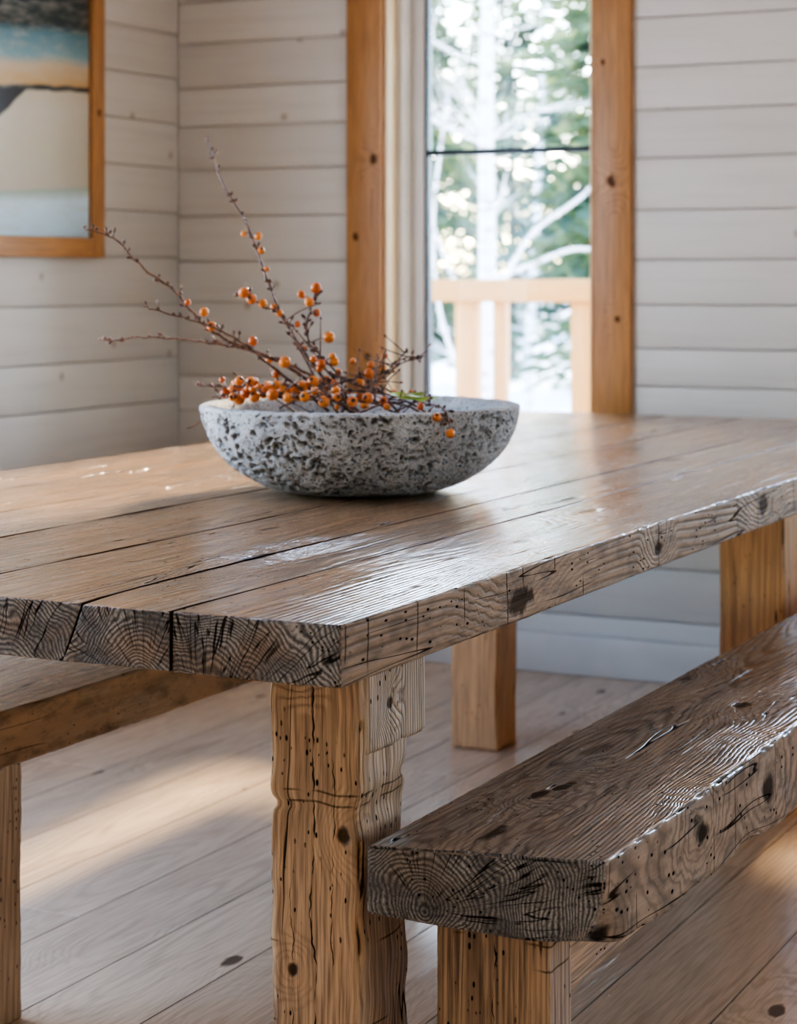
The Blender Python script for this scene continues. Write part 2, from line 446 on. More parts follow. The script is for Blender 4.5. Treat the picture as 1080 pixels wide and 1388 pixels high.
def berrym():
    n=N("orange_berry"); o=n.objc
    ri=n.new("ShaderNodeObjectInfo").outputs["Random"]
    col=n.mix(ri,(.54,.12,.025),(.78,.27,.045))
    v=n.noise(o,3,2)
    col=n.mix(n.mr(v,.5,.7,0,.5),col,(.38,.08,.028))
    z=n.sep(o)[2]
    col=n.mix(n.mr(z,.85,.97),col,(.05,.02,.01))
    n.bsdf(col,.33); return n.m
M['berry']=berrym()
M['leaf']=plain("green_leaf",(.30,.40,.06),.45,0,.0005,var=.3,vs=40)

# ------------------------------------------------------------------ room
YB=3.55; XL=-2.45; CZ=2.7; XR=3.4; YF=-3.4
ZL=[0,.171,.318,.46,.60,.72,.83,.937,1.061,1.188,1.328,1.474,1.61,1.731,1.87,2.0,2.14,2.28,2.42,2.56,2.7]
OX0,OX1,OZ0,OZ1=-1.726,-1.056,.66,2.32
WX0,WX1=-.30,1.25     # unseen back-wall opening, added for sheen on table, bench and floor
LY0,LY1=-.6,1.45      # opening in the left wall
RY0,RY1=.3,.95        # unseen right-wall opening, added to side-light bench and table
GP=.0014
def back_wall():
    b=MB()
    for i in range(len(ZL)-1):
        z0,z1=ZL[i]+GP,ZL[i+1]-GP
        segs=[(XL,XR)]
        if z1>OZ0 and z0<OZ1: segs=[(XL,OX0-.05),(OX1+.06,WX0),(WX1,XR)]
        for j,(x0,x1) in enumerate(segs):
            b.box((x0,YB,z0),(x1,YB+.012,z1),(3,1,1),.002,axis=0,seed=i*7+j,ctr=(0,-9))
    w=b.obj("wall_back",M['ship']); struct(w)
    c=MB()
    T0,T1=YB+.012,YB+.20
    for (x0,x1,z0,z1) in ((XL-.2,OX0,0,CZ),(OX1,WX0,0,CZ),(WX1,XR,0,CZ),(OX0,OX1,0,OZ0),(OX0,OX1,OZ1,CZ),(WX0,WX1,0,OZ0),(WX0,WX1,OZ1,CZ)):
        c.box((x0,T0,z0),(x1,T1,z1),(3,3,3),.001)
    c.obj("wall_core",M['backing'],parent=w)
back_wall()
ZZ=[0,.15,.30,.45,.60,.753,.889,1.054,1.2,1.34,1.48,1.62,1.76,1.90,2.04,2.18,2.32,2.46,2.58,2.7]
def side_wall(name,xa,xb,ca,cb,Y0,Y1,s0):
    b=MB()
    for i in range(len(ZZ)-1):
        segs=[(YF,YB)]
        if .45<=ZZ[i]<2.3: segs=[(YF,Y0),(Y1,YB)]
        for j,(y0,y1) in enumerate(segs):
            b.box((xa,y0,ZZ[i]+GP),(xb,y1,ZZ[i+1]-GP),(1,3,1),.002,axis=1,seed=s0+i+50*j,ctr=(-9,0))
    w=b.obj(name,M['ship']); struct(w)
    c=MB()
    for (y0,y1,z0,z1) in ((YF,Y0,0,CZ),(Y1,YB+.012,0,CZ),(Y0,Y1,0,.45),(Y0,Y1,2.32,CZ)):
        c.box((ca,y0,z0),(cb,y1,z1),(3,3,3),.001)
    c.obj("wall_core",M['backing'],parent=w)
side_wall("wall_left",XL-.012,XL,XL-.2,XL-.012,LY0,LY1,200)
side_wall("wall_right",XR,XR+.012,XR+.012,XR+.2,RY0,RY1,700)
b=MB()
for i in range(len(ZZ)-1): b.box((XL,YF-.012,ZZ[i]+GP),(XR,YF,ZZ[i+1]-GP),(3,1,1),.002,axis=0,seed=900+i,ctr=(0,-9))
wf=b.obj("wall_front",M['ship']); struct(wf)
c=MB(); c.box((XL-.2,YF-.2,0),(XR+.2,YF-.012,CZ),(9,1,9),.001); c.obj("wall_core",M['backing'],parent=wf)
# floor
b=MB(); x=XL; k=0
while x<XR:
    y=YF-random.uniform(0,1.4)
    xa,xb=x+.0004,min(x+.195,XR)-.0004
    while y<YB:
        L=random.uniform(1.7,2.6)
        ya,yb=max(y,YF)+.0004,min(y+L,YB)-.0004
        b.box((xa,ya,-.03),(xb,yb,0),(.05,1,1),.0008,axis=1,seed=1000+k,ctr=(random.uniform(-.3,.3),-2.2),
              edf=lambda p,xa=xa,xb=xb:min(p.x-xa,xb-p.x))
        y+=L; k+=1
    x+=.195
fl=b.obj("floor",M['floor'],smooth=False); struct(fl)
c=MB(); c.box((XL-.2,YF-.2,-.2),(XR+.2,YB+.2,-.031),(3,3,3),.001); c.obj("subfloor",M['gasket'],parent=fl)
c=MB(); c.box((XL-.2,YF-.2,CZ),(XR+.2,YB+.2,CZ+.1),(3,3,3),.001); struct(c.obj("ceiling",M['ceil']))
c=MB(); c.box((XL,YB-.014,0),(XR,YB,.115),(3,1,1),.004,axis=0); struct(c.obj("baseboard_back",M['white']))
c=MB(); c.box((XL,YF,0),(XL+.014,YB-.014,.115),(1,3,1),.004,axis=1); struct(c.obj("baseboard_left",M['white']))

# ------------------------------------------------------------------ windows
def part(name,mat,boxes,parent,axis=2,**kw):
    m=MB()
    for i,(lo,hi) in enumerate(boxes): m.box(lo,hi,kw.get('cell',(1,1,1)),kw.get('r',.003),axis=axis,seed=kw.get('seed',3)+i,amp=kw.get('amp',0),edge=kw.get('edge',0),freq=kw.get('freq',6),ctr=kw.get('ctr'))
    return m.obj(name,mat,origin=boxes[0][0],parent=parent)
win=empty("window_1",(OX0+.33,YB,OZ0)); struct(win)
part("casing",M['pine'],[((-1.842,YB-.022,OZ0-.1),(OX0,YB+.0,OZ1+.12))],win,seed=11)
part("casing",M['pine'],[((OX1,YB-.022,OZ0-.1),(-.936,YB+.0,OZ1+.12))],win,seed=12)
part("head_casing",M['pine'],[((OX0,YB-.022,OZ1),(OX1,YB,OZ1+.12))],win,axis=0,seed=13)
part("sill",M['pine'],[((OX0,YB-.03,OZ0-.03),(OX1,YB+.13,OZ0))],win,axis=0,seed=14)
part("jamb",M['cream'],[((OX0,YB,OZ0),(OX0+.012,YB+.14,OZ1)),((OX1-.012,YB,OZ0),(OX1,YB+.14,OZ1)),((OX0+.012,YB,OZ1-.012),(OX1-.012,YB+.14,OZ1))],win)
part("sash",M['sash'],[((OX0+.012,YB+.12,OZ0),(-1.650,YB+.165,OZ1)),((-1.105,YB+.12,OZ0),(OX1-.012,YB+.165,OZ1)),
    ((-1.65,YB+.12,OZ0),(-1.105,YB+.165,OZ0+.05)),((-1.65,YB+.12,OZ1-.05),(-1.105,YB+.165,OZ1))],win)
part("jamb_stop",M['sash'],[((OX0+.012,YB+.06,OZ0),(OX0+.034,YB+.12,OZ1))],win)
part("gasket",M['gasket'],[((-1.650,YB+.125,OZ0+.05),(-1.641,YB+.16,OZ1-.05))],win,r=.001)
part("muntin",M['gasket'],[((-1.641,YB+.13,1.507),(-1.105,YB+.155,1.524))],win,axis=0,r=.002)
part("glass",M['glass'],[((-1.641,YB+.140,OZ0+.05),(-1.105,YB+.144,OZ1-.05))],win,r=.0005)
w2=empty("sheen_window_back",((WX0+WX1)/2,YB,OZ0)); struct(w2)  # added window out of view, there for its sheen
part("casing",M['pine'],[((WX0-.10,YB-.022,OZ0-.1),(WX0,YB,OZ1+.12))],w2,seed=15)
part("casing",M['pine'],[((WX1,YB-.022,OZ0-.1),(WX1+.10,YB,OZ1+.12))],w2,seed=16)
part("head_casing",M['pine'],[((WX0,YB-.022,OZ1),(WX1,YB,OZ1+.12))],w2,axis=0,seed=17)
part("sill",M['pine'],[((WX0,YB-.03,OZ0-.03),(WX1,YB+.13,OZ0))],w2,axis=0,seed=18)
part("sash",M['sash'],[((WX0,YB+.12,OZ0),(WX0+.05,YB+.165,OZ1)),((WX1-.05,YB+.12,OZ0),(WX1,YB+.165,OZ1)),
    ((WX0+.05,YB+.12,OZ0),(WX1-.05,YB+.165,OZ0+.05)),((WX0+.05,YB+.12,OZ1-.05),(WX1-.05,YB+.165,OZ1))],w2)
def side_window(nm,x0,sg,Y0,Y1,sd):
    w3=empty(nm,(x0,(Y0+Y1)/2,.45)); struct(w3)
    def bx(a,b,y0,y1,z0,z1):
        xa,xb=sorted((x0+sg*a,x0+sg*b)); return ((xa,y0,z0),(xb,y1,z1))
    part("casing",M['pine'],[bx(0,.022,Y0-.1,Y0,.35,2.42)],w3,seed=sd)
    part("casing",M['pine'],[bx(0,.022,Y1,Y1+.1,.35,2.42)],w3,seed=sd+1)
    part("head_casing",M['pine'],[bx(0,.022,Y0,Y1,2.32,2.42)],w3,axis=1,seed=sd+2)
    part("sill",M['pine'],[bx(-.15,.03,Y0,Y1,.42,.45)],w3,axis=1,seed=sd+3)
    part("sash",M['sash'],[bx(-.165,-.12,Y0,Y0+.05,.45,2.32),bx(-.165,-.12,Y1-.05,Y1,.45,2.32),bx(-.165,-.12,Y0+.05,Y1-.05,.45,.50),bx(-.165,-.12,Y0+.05,Y1-.05,2.27,2.32)],w3)
side_window("window_3",XL,1,LY0,LY1,25)
side_window("fill_window_right",XR,-1,RY0,RY1,45)  # added window out of view, there for side light

# ------------------------------------------------------------------ picture on left wall
pic=empty("framed_painting",(XL,2.5,1.19)); top(pic,"abstract landscape painting in a honey-coloured wooden frame on the shiplap wall","painting")
py0,py1,pz0,pz1=1.75,3.10,1.195,2.12; fw=.058
part("frame",M['pine'],[((XL,py1-fw,pz0),(XL+.03,py1,pz1))],pic,seed=31)
part("frame",M['pine'],[((XL,py0,pz0),(XL+.03,py0+fw,pz1))],pic,seed=32)
part("frame",M['pine'],[((XL,py0+fw,pz0),(XL+.03,py1-fw,pz0+fw))],pic,axis=1,seed=35)
part("frame",M['pine'],[((XL,py0+fw,pz1-fw),(XL+.03,py1-fw,pz1))],pic,axis=1,seed=36)
def paintm():
    n=N("landscape_and_reflection_paint"); p=n.sep(n.pos)
    w=n.noise(n.pos,5,3,.6)
    z=n.math('ADD',p[2],n.math('MULTIPLY',n.math('SUBTRACT',w,.5),.03))
    z=n.math('ADD',z,n.math('MULTIPLY',n.math('SUBTRACT',p[1],2.8),-.06))
    r=n.new("ShaderNodeValToRGB"); n.put(r.inputs[0],n.mr(z,1.25,2.05,0.,1.,False))
    cr=r.color_ramp; cr.interpolation='LINEAR'
    st=[(0,(.48,.66,.76)),(.12,(.64,.80,.88)),(.165,(.40,.50,.42)),(.175,(.56,.52,.42)),(.30,(.58,.54,.42)),(.45,(.62,.57,.46)),(.518,(.60,.53,.40)),(.524,(.05,.06,.06)),(.536,(.05,.06,.06)),(.543,(.60,.40,.19)),(.61,(.58,.46,.30)),(.64,(.24,.38,.40)),(.72,(.12,.24,.28)),(.755,(.03,.05,.05)),(1,(.05,.07,.07))]  # lowest pale blue stops paint a window reflection into the colour
    cr.elements[0].position=0; cr.elements[0].color=st[0][1]+(1,)
    cr.elements[1].position=1; cr.elements[1].color=st[-1][1]+(1,)
    for q,c in st[1:-1]:
        e=cr.elements.new(q); e.color=c+(1,)
    br=n.noise(n.vmath('MULTIPLY',n.pos,(1,12,50)),1.,3,.7)
    col=n.mix(n.mr(br,.4,.75,0.,.35),r.outputs[0],(.55,.52,.44))
    dz=n.math('SUBTRACT',z,n.math('ADD',1.615,n.math('MULTIPLY',n.math('SUBTRACT',p[1],2.66),.62)))
    dm=n.math('MULTIPLY',n.mr(dz,0.,.012),n.mr(z,1.668,1.678,1.,0.))
    col=n.mix(dm,col,(.05,.05,.055))
    n.bsdf(col,.22,None,spec=.6); return n.m
M['paint']=paintm()
part("canvas",M['paint'],[((XL+.002,py0+fw,pz0+fw),(XL+.014,py1-fw,pz1-fw))],pic,axis=1)

# ------------------------------------------------------------------ table
TH=.76
tab=empty("dining_table",(-.72,1.7,0)); top(tab,"long reclaimed-timber dining table with thick planks and chunky hewn legs","table")
edges=[0,-.217,-.357,-.575,-.80,-1.0,-1.215,-1.43]
gaps=[0,.0008,.0010,.0008,.0008,.0008,.0008,0]
b=MB()
for i in range(len(edges)-1):
    x1,x0=edges[i],edges[i+1]
    rr=random.Random(50+i)
    cell=(.02,.012,.011)
    ce=[(-.3,-1.6),(.25,-.75),(-.1,-2.2),(.3,-1.4),(0,-2.),(.2,-1.2),(-.2,-2.)][i]
    xa,xb=x0+gaps[i+1],x1-gaps[i]
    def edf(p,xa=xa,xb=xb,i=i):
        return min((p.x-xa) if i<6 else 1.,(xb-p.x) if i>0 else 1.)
    def tw(p,i=i):
        # slanted split opening towards the end grain between the second and third plank
        if i in(1,2):
            d=abs(p.x+.357)
            if d<.06:
                k=(1-d/.06)*math.exp(-max(0,p.y)/.10)
                p=p.copy(); p.x+=k*((p.z-.715)*.42+(.0018 if i==1 else -.0015)*(1 if p.z>.70 else .3))
        return p
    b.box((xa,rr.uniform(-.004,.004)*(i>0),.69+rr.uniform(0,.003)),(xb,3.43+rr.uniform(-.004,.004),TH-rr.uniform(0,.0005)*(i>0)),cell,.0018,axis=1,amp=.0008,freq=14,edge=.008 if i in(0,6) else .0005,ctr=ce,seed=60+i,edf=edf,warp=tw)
b.obj("tabletop",M['top'],parent=tab)
LH=.693
def leg(x1,y0,seed,am=.008,nm="leg",w=.12,d=.12,h=LH,mat='leg',parent=None,z0=0,cell=.009,warp=None,edge=.014):
    m=MB()
    m.box((x1-w,y0,z0),(x1,y0+d,h),(cell,cell,cell),.004,axis=2,amp=am,freq=7,edge=edge,seed=seed,ctr=(-.15,-.9),warp=warp)
    return m.obj(nm,M[mat],origin=(x1-w/2,y0+d/2,z0),parent=parent)
def lw(p):
    cx,cy=-.138,.26
    fx=(p.x-cx)/.06; fy=(p.y-cy)/.06; z=p.z
    def bumpf(c,w_): return math.exp(-((z-c)/w_)**2)
    q=p.copy(); nz=.003*noise.noise(Vector((z*22,3,fy)))
    if fx<0: q.x+= (-fx)*(-.004+.009*bumpf(.50,.007)-.003*bumpf(.35,.1)+nz)
    if fx>0: q.x-= fx*(.005*bumpf(.50,.02)+.003*bumpf(.36,.03)+nz)
    if fy>0: q.y-= fy*(.022*bumpf(.43,.045)-.008+.016*bumpf(.53,.010)+nz)
    return q
leg(-.078,.2,5,parent=tab,am=.004,warp=lw,cell=.006,edge=.022)
leg(-.138,2.25,6,parent=tab,cell=.015,w=.14,d=.13,am=.004,mat='leg_warm')
leg(-.926,2.56,8,parent=tab,cell=.015,am=.004,mat='leg_warm')
leg(-1.24,.2,9,parent=tab,cell=.015)
m=MB(); m.box((-.112,.21,.565),(-.076,.376,LH),(.01,.01,.01),.004,axis=2,amp=.002,edge=.008,seed=19,ctr=(-.4,-2))
m.obj("bracket",M['leg'],origin=(-.09,.29,.565),parent=tab)

# ------------------------------------------------------------------ benches
def bench(x0,x1,y0,y1,legx,legw,legy,skew,label,seed,rail=True,th=.085,H=.48,drop=0.,mat='bench',amp=.0016,rnd_corner=0.,lmat='leg'):
    e=empty("bench",((x0+x1)/2,(y0+y1)/2,0)); top(e,label,"bench",group="benches at the dining table")
    def warp(p):
        f=(p.x-x0)/(x1-x0); yy=max(0.,1-(p.y-y0)/.8)
        p=p.copy(); p.y+=skew*f*yy
        bt=max(0,(H-p.z)/th)
        p.z-=bt*drop*max(0,f)*(.75+.35*noise.noise(Vector((3,p.y*6,0)))+min(.6,(p.y-y0)*.6))
        if rnd_corner>0 and f>.6:
            k=(f-.6)/.4*max(0,1-(p.y-y0-skew)/.07)*bt
            p.x-=rnd_corner*k*k*.8; p.z+=rnd_corner*k*k*.25; p.y+=rnd_corner*k*k*.5
        return p
    b=MB()
    b.box((x0,y0,H-th),(x1,y1,H),(.014,.010,.010),.0035,axis=1,amp=amp,freq=9,edge=.010,seed=seed,ctr=(-.25,-.35),warp=warp)
    b.obj("seat",M[mat],origin=((x0+x1)/2,(y0+y1)/2,H-th),parent=e)
    for i,ly in enumerate(legy):
        leg(legx+legw,ly,seed+3+i,am=.003,w=legw,d=.07,h=H-th+.004,parent=e,cell=.01,mat=lmat,edge=.012)
    if rail:
        m=MB(); m.box((legx+legw*.35,legy[0]+.06,.272),(legx+legw*.9,legy[-1]+.01,H-th+.002),(.02,.03,.02),.005,axis=1,amp=.003,edge=.006,seed=seed+9)
        m.obj("rail",M['leg'],origin=(legx+legw*.6,.3,.295),parent=e)
    return e
bench(-.043,.232,.146,2.55,-.004,.148,[.25,2.3],.056,"weathered thick-plank bench with waney edge beside the dining table",71,drop=.034,th=.08,rnd_corner=.04)
bench(-1.15,-.872,.533,1.95,-.992,.12,[.536,1.70],0.,"brown plank bench tucked under the far side of the table",91,rail=False,th=.088,mat='bench_lit',amp=.0015,lmat='leg_lit')

# ------------------------------------------------------------------ bowl
BX,BY,BZ=-.631,1.272,TH+.001
R_=Vector((.897,.4415,0)); F_=Vector((-.4415,.897,0))
def bowl():
    outer=[(.0,.0),(.06,0),(.112,.0),(.140,.003),(.174,.013),(.212,.033),(.243,.059),(.264,.089),(.278,.121),(.284,.148)]
    inner=[(.2825,.1525),(.273,.1545),(.260,.152),(.252,.141),(.240,.105),(.208,.063),(.155,.040),(.08,.032),(0,.030)]
    P=catmull([(r,0,z) for r,z in outer],16); no=len(P)
    P2=catmull([(r,0,z) for r,z in inner],5)
    P=P+P2
    S=600; v=[];f=[];pit=[]
    for i,p in enumerate(P):
        for k in range(S):
            a=2*math.pi*k/S
            r=p.x; q=Vector((r*math.cos(a),r*math.sin(a),p.z)); pv=0
            if r>.02:
                q.x+=q.x*.012*noise.noise(q*7); q.y+=q.y*.012*noise.noise(q*7+Vector((3,3,3)))
                if i<no and r>.12:
                    nr=Vector((math.cos(a)*.8,math.sin(a)*.8,-.5)).normalized()
                    edgef=min(1,max(0,(.149-p.z)/.004))*min(1,max(0,p.z/.004))
                    w=q+Vector((noise.noise(q*60),noise.noise(q*60+Vector((5,0,0))),noise.noise(q*60+Vector((0,5,0)))))*.007
                    for sc,th_,dp in ((56,.40,.009),(115,.42,.005)):
                        mk=noise.noise(q*14*(1 if sc<65 else 2)+Vector((sc,0,0)))
                        if mk>-.14:
                            d=noise.voronoi(w*sc)[0][0]
                            if d<th_:
                                t=min(1,(1-d/th_)*2.2)*min(1,(mk+.14)*6)
                                q-=nr*dp*t*edgef; pv=max(pv,t*edgef)
                    q+=nr*.0018*noise.noise(q*90)
                elif p.z>.145:
                    q.z+=.0022*noise.noise(q*45)-.0016*max(0,noise.noise(q*120)); q.x*=1+.004*noise.noise(q*70); q.y*=1+.004*noise.noise(q*70)
            v.append(q); pit.append(pv)
    for i in range(len(P)-1):
        for k in range(S):
            a=i*S+k; b_=i*S+(k+1)%S
            f.append((a,b_,b_+S,a+S))
    me=bpy.data.meshes.new("stone_bowl"); me.from_pydata(v,[],f)
    at=me.attributes.new("pit",'FLOAT','POINT'); at.data.foreach_set("value",pit)
    me.polygons.foreach_set("use_smooth",[True]*len(f)); me.materials.append(M['stone']); me.update()
    o=link(bpy.data.objects.new("stone_bowl",me)); o.location=(BX,BY,BZ)
    top(o,"wide round pitted grey stone bowl on the wooden table","bowl")
bowl()

def sphere_mesh(name,mat,seg=14,rings=9):
    v=[(0,0,-1)];f=[]
    for i in range(1,rings):
        t=math.pi*i/rings
        for k in range(seg):
            a=2*math.pi*k/seg; v.append((math.sin(t)*math.cos(a),math.sin(t)*math.sin(a),-math.cos(t)))
    v.append((0,0,1)); L=len(v)-1
    for k in range(seg): f.append((0,1+(k+1)%seg,1+k))
    for i in range(rings-2):
        for k in range(seg):
            a=1+i*seg+k;b=1+i*seg+(k+1)%seg; f.append((a,b,b+seg,a+seg))
    for k in range(seg): f.append((L,1+(rings-2)*seg+k,1+(rings-2)*seg+(k+1)%seg))
    me=bpy.data.meshes.new(name); me.from_pydata(v,[],f)
    me.polygons.foreach_set("use_smooth",[True]*len(f)); me.materials.append(mat); return me
BM=sphere_mesh("berry",M['berry'])
U=.00131
def L2(x,h,d=0): # bowl-local sketch units (1.31 mm) -> metres, relative to bowl centre
    return R_*(x*U)+F_*(d*U)+Vector((0,0,h*U))
branches={
 'A':[(-213,480,40),(-188,415,30),(-158,365,25),(-138,315,20),(-118,260,10),(-88,205,0),(-48,150,-10),(-18,120,-15),(20,60,-20)],
 'B':[(-363,352,-60),(-328,340,-55),(-288,300,-45),(-248,270,-40),(-208,225,-40),(-168,200,-35),(-108,175,-30),(-48,135,-25),(10,90,-20),(60,55,-10)],
 'C':[(-355,200,60),(-308,205,55),(-248,203,45),(-188,195,35),(-138,185,25),(-88,165,15),(-38,135,10),(30,80,0)],
 'D':[(-215,142,-30),(-168,142,-40),(-108,145,-50),(-58,135,-40),(20,90,-20)],
 'E':[(78,178,10),(52,170,10),(32,155,5),(2,135,0),(-40,90,0)],
 'F':[(-53,270,20),(-63,255,18),(-73,225,15),(-68,195,10),(-48,165,5),(-18,125,0),(10,70,0)],
 'G':[(-283,250,-90),(-248,240,-85),(-198,225,-80),(-160,205,-70),(-110,165,-60),(-40,110,-50)],
 'H':[(-250,72,150),(-228,84,150),(-208,108,145),(-185,132,135),(-130,122,100),(-60,80,60)],
 'K':[(116,104,-190),(108,121,-178),(92,126,-150),(62,126,-110),(20,118,-70),(-40,85,-30)],
 'L':[(-190,132,-60),(-140,134,-80),(-70,128,-90),(0,126,-90),(60,120,-80),(110,90,-40)],
 'M':[(-175,130,20),(-90,140,10),(-20,138,-30),(50,130,-60),(100,100,-60)],
 'N':[(-185,130,-20),(-120,134,-90),(-50,132,-120),(20,124,-110),(60,100,-60)],
 'P':[(60,185,30),(35,160,20),(-5,150,10),(-50,140,0),(-110,110,0)],
 'Q':[(-100,230,-20),(-60,190,-15),(-20,150,-10),(30,130,0),(60,90,0)],
}
rad={'A':(.0015,.0042),'B':(.0015,.0046),'C':(.0013,.0036),'G':(.0012,.0032)}
BER=[(-157,268,7,'I'),(-147,259,6,'I'),(-132,253,6,'I'),(-61,274,7,'F'),(-81,265,5,'F'),(-70,255,6,'F'),(-43,207,7,'F'),(-208,242,6,'B'),(-198,223,7,'B'),
(-143,203,6,'B'),(-101,175,7,'B'),(-141,149,6,'D'),(-111,160,5,'D'),(-62,149,8,'D'),(-88,140,7,'D'),(-76,143,7,'D'),(-140,345,6,'A'),(-136,325,5,'A'),(-110,240,6,'A'),
(12,158,6,'E'),(14,170,5,'E'),(46,130,5,'E'),(0,125,6,'E'),(30,165,5,'P'),(-128,135,6,'D'),(-103,138,6,'D'),(-83,130,6,'D'),(-48,130,7,'Q'),(-85,225,5,'A'),
(117,92,6,'K'),(100,112,5,'K'),(80,122,5,'K'),(-180,124,7,'N'),(-160,118,7,'N'),(-138,122,7,'N'),(-113,126,7,'N'),(-93,122,7,'N'),(-70,124,7,'N'),(-45,118,7,'N'),(-8,118,7,'N'),(12,122,7,'N'),(-28,124,6,'N'),(32,118,6,'N'),
(-170,140,5,'D'),(-150,135,6,'L'),(-168,130,6,'L'),(-120,142,6,'L'),(-100,130,6,'M'),(-125,176,5,'C'),(-78,190,5,'F'),(-60,240,5,'F'),(-118,248,5,'A'),(-160,348,4,'A'),(-128,300,4,'A'),(-230,255,4,'B'),(-30,160,5,'P'),(20,145,5,'P'),(-10,175,4,'E'),(-35,145,6,'Q'),(-55,165,5,'Q')]
branches['I']=[(-160,264,-10),(-150,262,-8),(-132,250,-5),(-108,236,0),(-90,205,5),(-60,150,5),(-20,90,0)]
labels={'A':"tall slender twig with buds and orange berries in the stone bowl",'B':"long arching berry twig leaning out over the bowl rim"}
cent=Vector((BX,BY,BZ))
for key,pl in branches.items():
    pts=catmull([L2(*p) for p in pl],6)
    r0,r1=rad.get(key,(.0011,.0026)); n=len(pts)
    rnd=random.Random(ord(key))
    mb=MB()
    pts=[p+Vector((rnd.uniform(-1,1),rnd.uniform(-1,1),rnd.uniform(-1,1)))*.0014 for p in pts]
    mb.tube(pts,[r0+(r1-r0)*i/(n-1) for i in range(n)],6)
    e=empty("berry_branch",cent+pts[-1]); base=pts[-1]
    top(e,labels.get(key,"reddish-brown twig with orange berries lying in the stone bowl"),"branch",group="berry branches in the bowl")
    mb.v=[tuple(Vector(p)-base) for p in mb.v]
    nb=int(n*.85)
    for j in range(nb):
        i=rnd.randrange(0,int(n*.75)); p=pts[i]-base
        if pts[i].z<.135 : continue
        dr=Vector((rnd.uniform(-1,1),rnd.uniform(-1,1),rnd.uniform(-.2,1))).normalized()
        t=(pts[max(i-1,0)]-pts[min(i+1,n-1)]).normalized()
        dr=(dr+t*.8).normalized()
        Ls=rnd.choice([.005,.007,.009,.016])
        mb.tube([p,p+dr*Ls*.6,p+dr*Ls*.75,p+dr*Ls,p+dr*(Ls+.004)],[.0011,.0009,.0024,.0030,.0006],6)
    for (x,h,r,k2) in BER:
        if k2!=key: continue
        q0=L2(x,h,0)
        cand=min(pts,key=lambda p:((p-q0).dot(R_))**2+(p.z-q0.z)**2)
        q=q0+F_*((cand-q0).dot(F_)+rnd.uniform(-.006,.002))
        if key=='K': q=q0+F_*(cand.dot(F_)-.012)
        if key=='N': q.z+=.012
        mb.tube([cand-base,(cand+q)/2-base+Vector((0,0,.002)),q-base],[.0009]*3,5)
        o=link(bpy.data.objects.new("berry",BM)); o.parent=e; o.location=q-base
        s=r*U*rnd.uniform(.95,1.25); o.scale=(s,s,s*.93); o.rotation_euler=(rnd.uniform(-1.4,1.4),rnd.uniform(-1.4,1.4),0)
    cnt={'L':9,'M':9,'D':4,'Q':4,'P':4,'K':2,'E':3,'H':4,'N':4,'C':1,'F':2}.get(key,0)
    for j in range(cnt):
        c=[p for p in pts if .145<p.z<.235 and math.hypot(p.x,p.y)<.24 and p.dot(R_)<(.08 if j%2 else -.05)]
        if not c: continue
        p=rnd.choice(c)
        q=p+Vector((rnd.uniform(-1,1)*.028,rnd.uniform(-1,1)*.028,rnd.uniform(-.004,.022)))
        mb.tube([p-base,q-base],[.0009]*2,5)
        o=link(bpy.data.objects.new("berry",BM)); o.parent=e; o.location=q-base
        s=rnd.uniform(3.6,7.2)*U; o.scale=(s,s,s*.93); o.rotation_euler=(rnd.uniform(-1.4,1.4),rnd.uniform(-1.4,1.4),0)
    if key in('L','M','D','P','Q','E','N'):
        for j in range(10):
            c=[p for p in pts if p.z>.11]
            p=rnd.choice(c)
            dr=(R_*rnd.uniform(-1,1)+F_*rnd.uniform(-.6,.6)+Vector((0,0,rnd.uniform(0,.5)))).normalized()
            L=rnd.uniform(.03,.08)
            mid=p+dr*L*.5+Vector((0,0,rnd.uniform(-.004,.006)))
            if math.hypot(*(p+dr*L).xy)<.24:
                tp=catmull([p-base,mid-base,p+dr*L-base],4)
                mb.tube(tp,[.0015-.0006*i/8 for i in range(len(tp))],5)
                mb.tube([p+dr*L-base,p+dr*(L+.003)-base,p+dr*(L+.008)-base],[.0008,.0026,.0006],6)
    me=bpy.data.meshes.new("stem"); me.from_pydata(mb.v,[],mb.f); me.materials.append(M['stem'])
    me.polygons.foreach_set("use_smooth",[True]*len(mb.f))
    o=link(bpy.data.objects.new("stem",me)); o.parent=e
    if key=='K':
        for (x,h,d,a) in ((66,132,-115,.3),(86,131,-130,-.4),(50,135,-95,1.),(74,136,-120,.9)):
            c0=L2(x,h,d)-base; u=(R_*math.cos(a)+F_*math.sin(a))*1.1; w=Vector((-u.y,u.x,.45))
            vs=[c0-u*.020,c0-u*.006+w*.008,c0+u*.006+w*.008,c0+u*.024+Vector((0,0,.004)),c0+u*.006-w*.008,c0-u*.006-w*.008,c0+Vector((0,0,-.002))]
            ml=bpy.data.meshes.new("leaf"); ml.from_pydata(vs,[],[(0,1,6),(1,2,6),(2,3,6),(3,4,6),(4,5,6),(5,0,6)]); ml.materials.append(M['leaf'])
            lo=link(bpy.data.objects.new("leaf",ml)); lo.parent=e; lo["label"]="small yellow-green leaf"

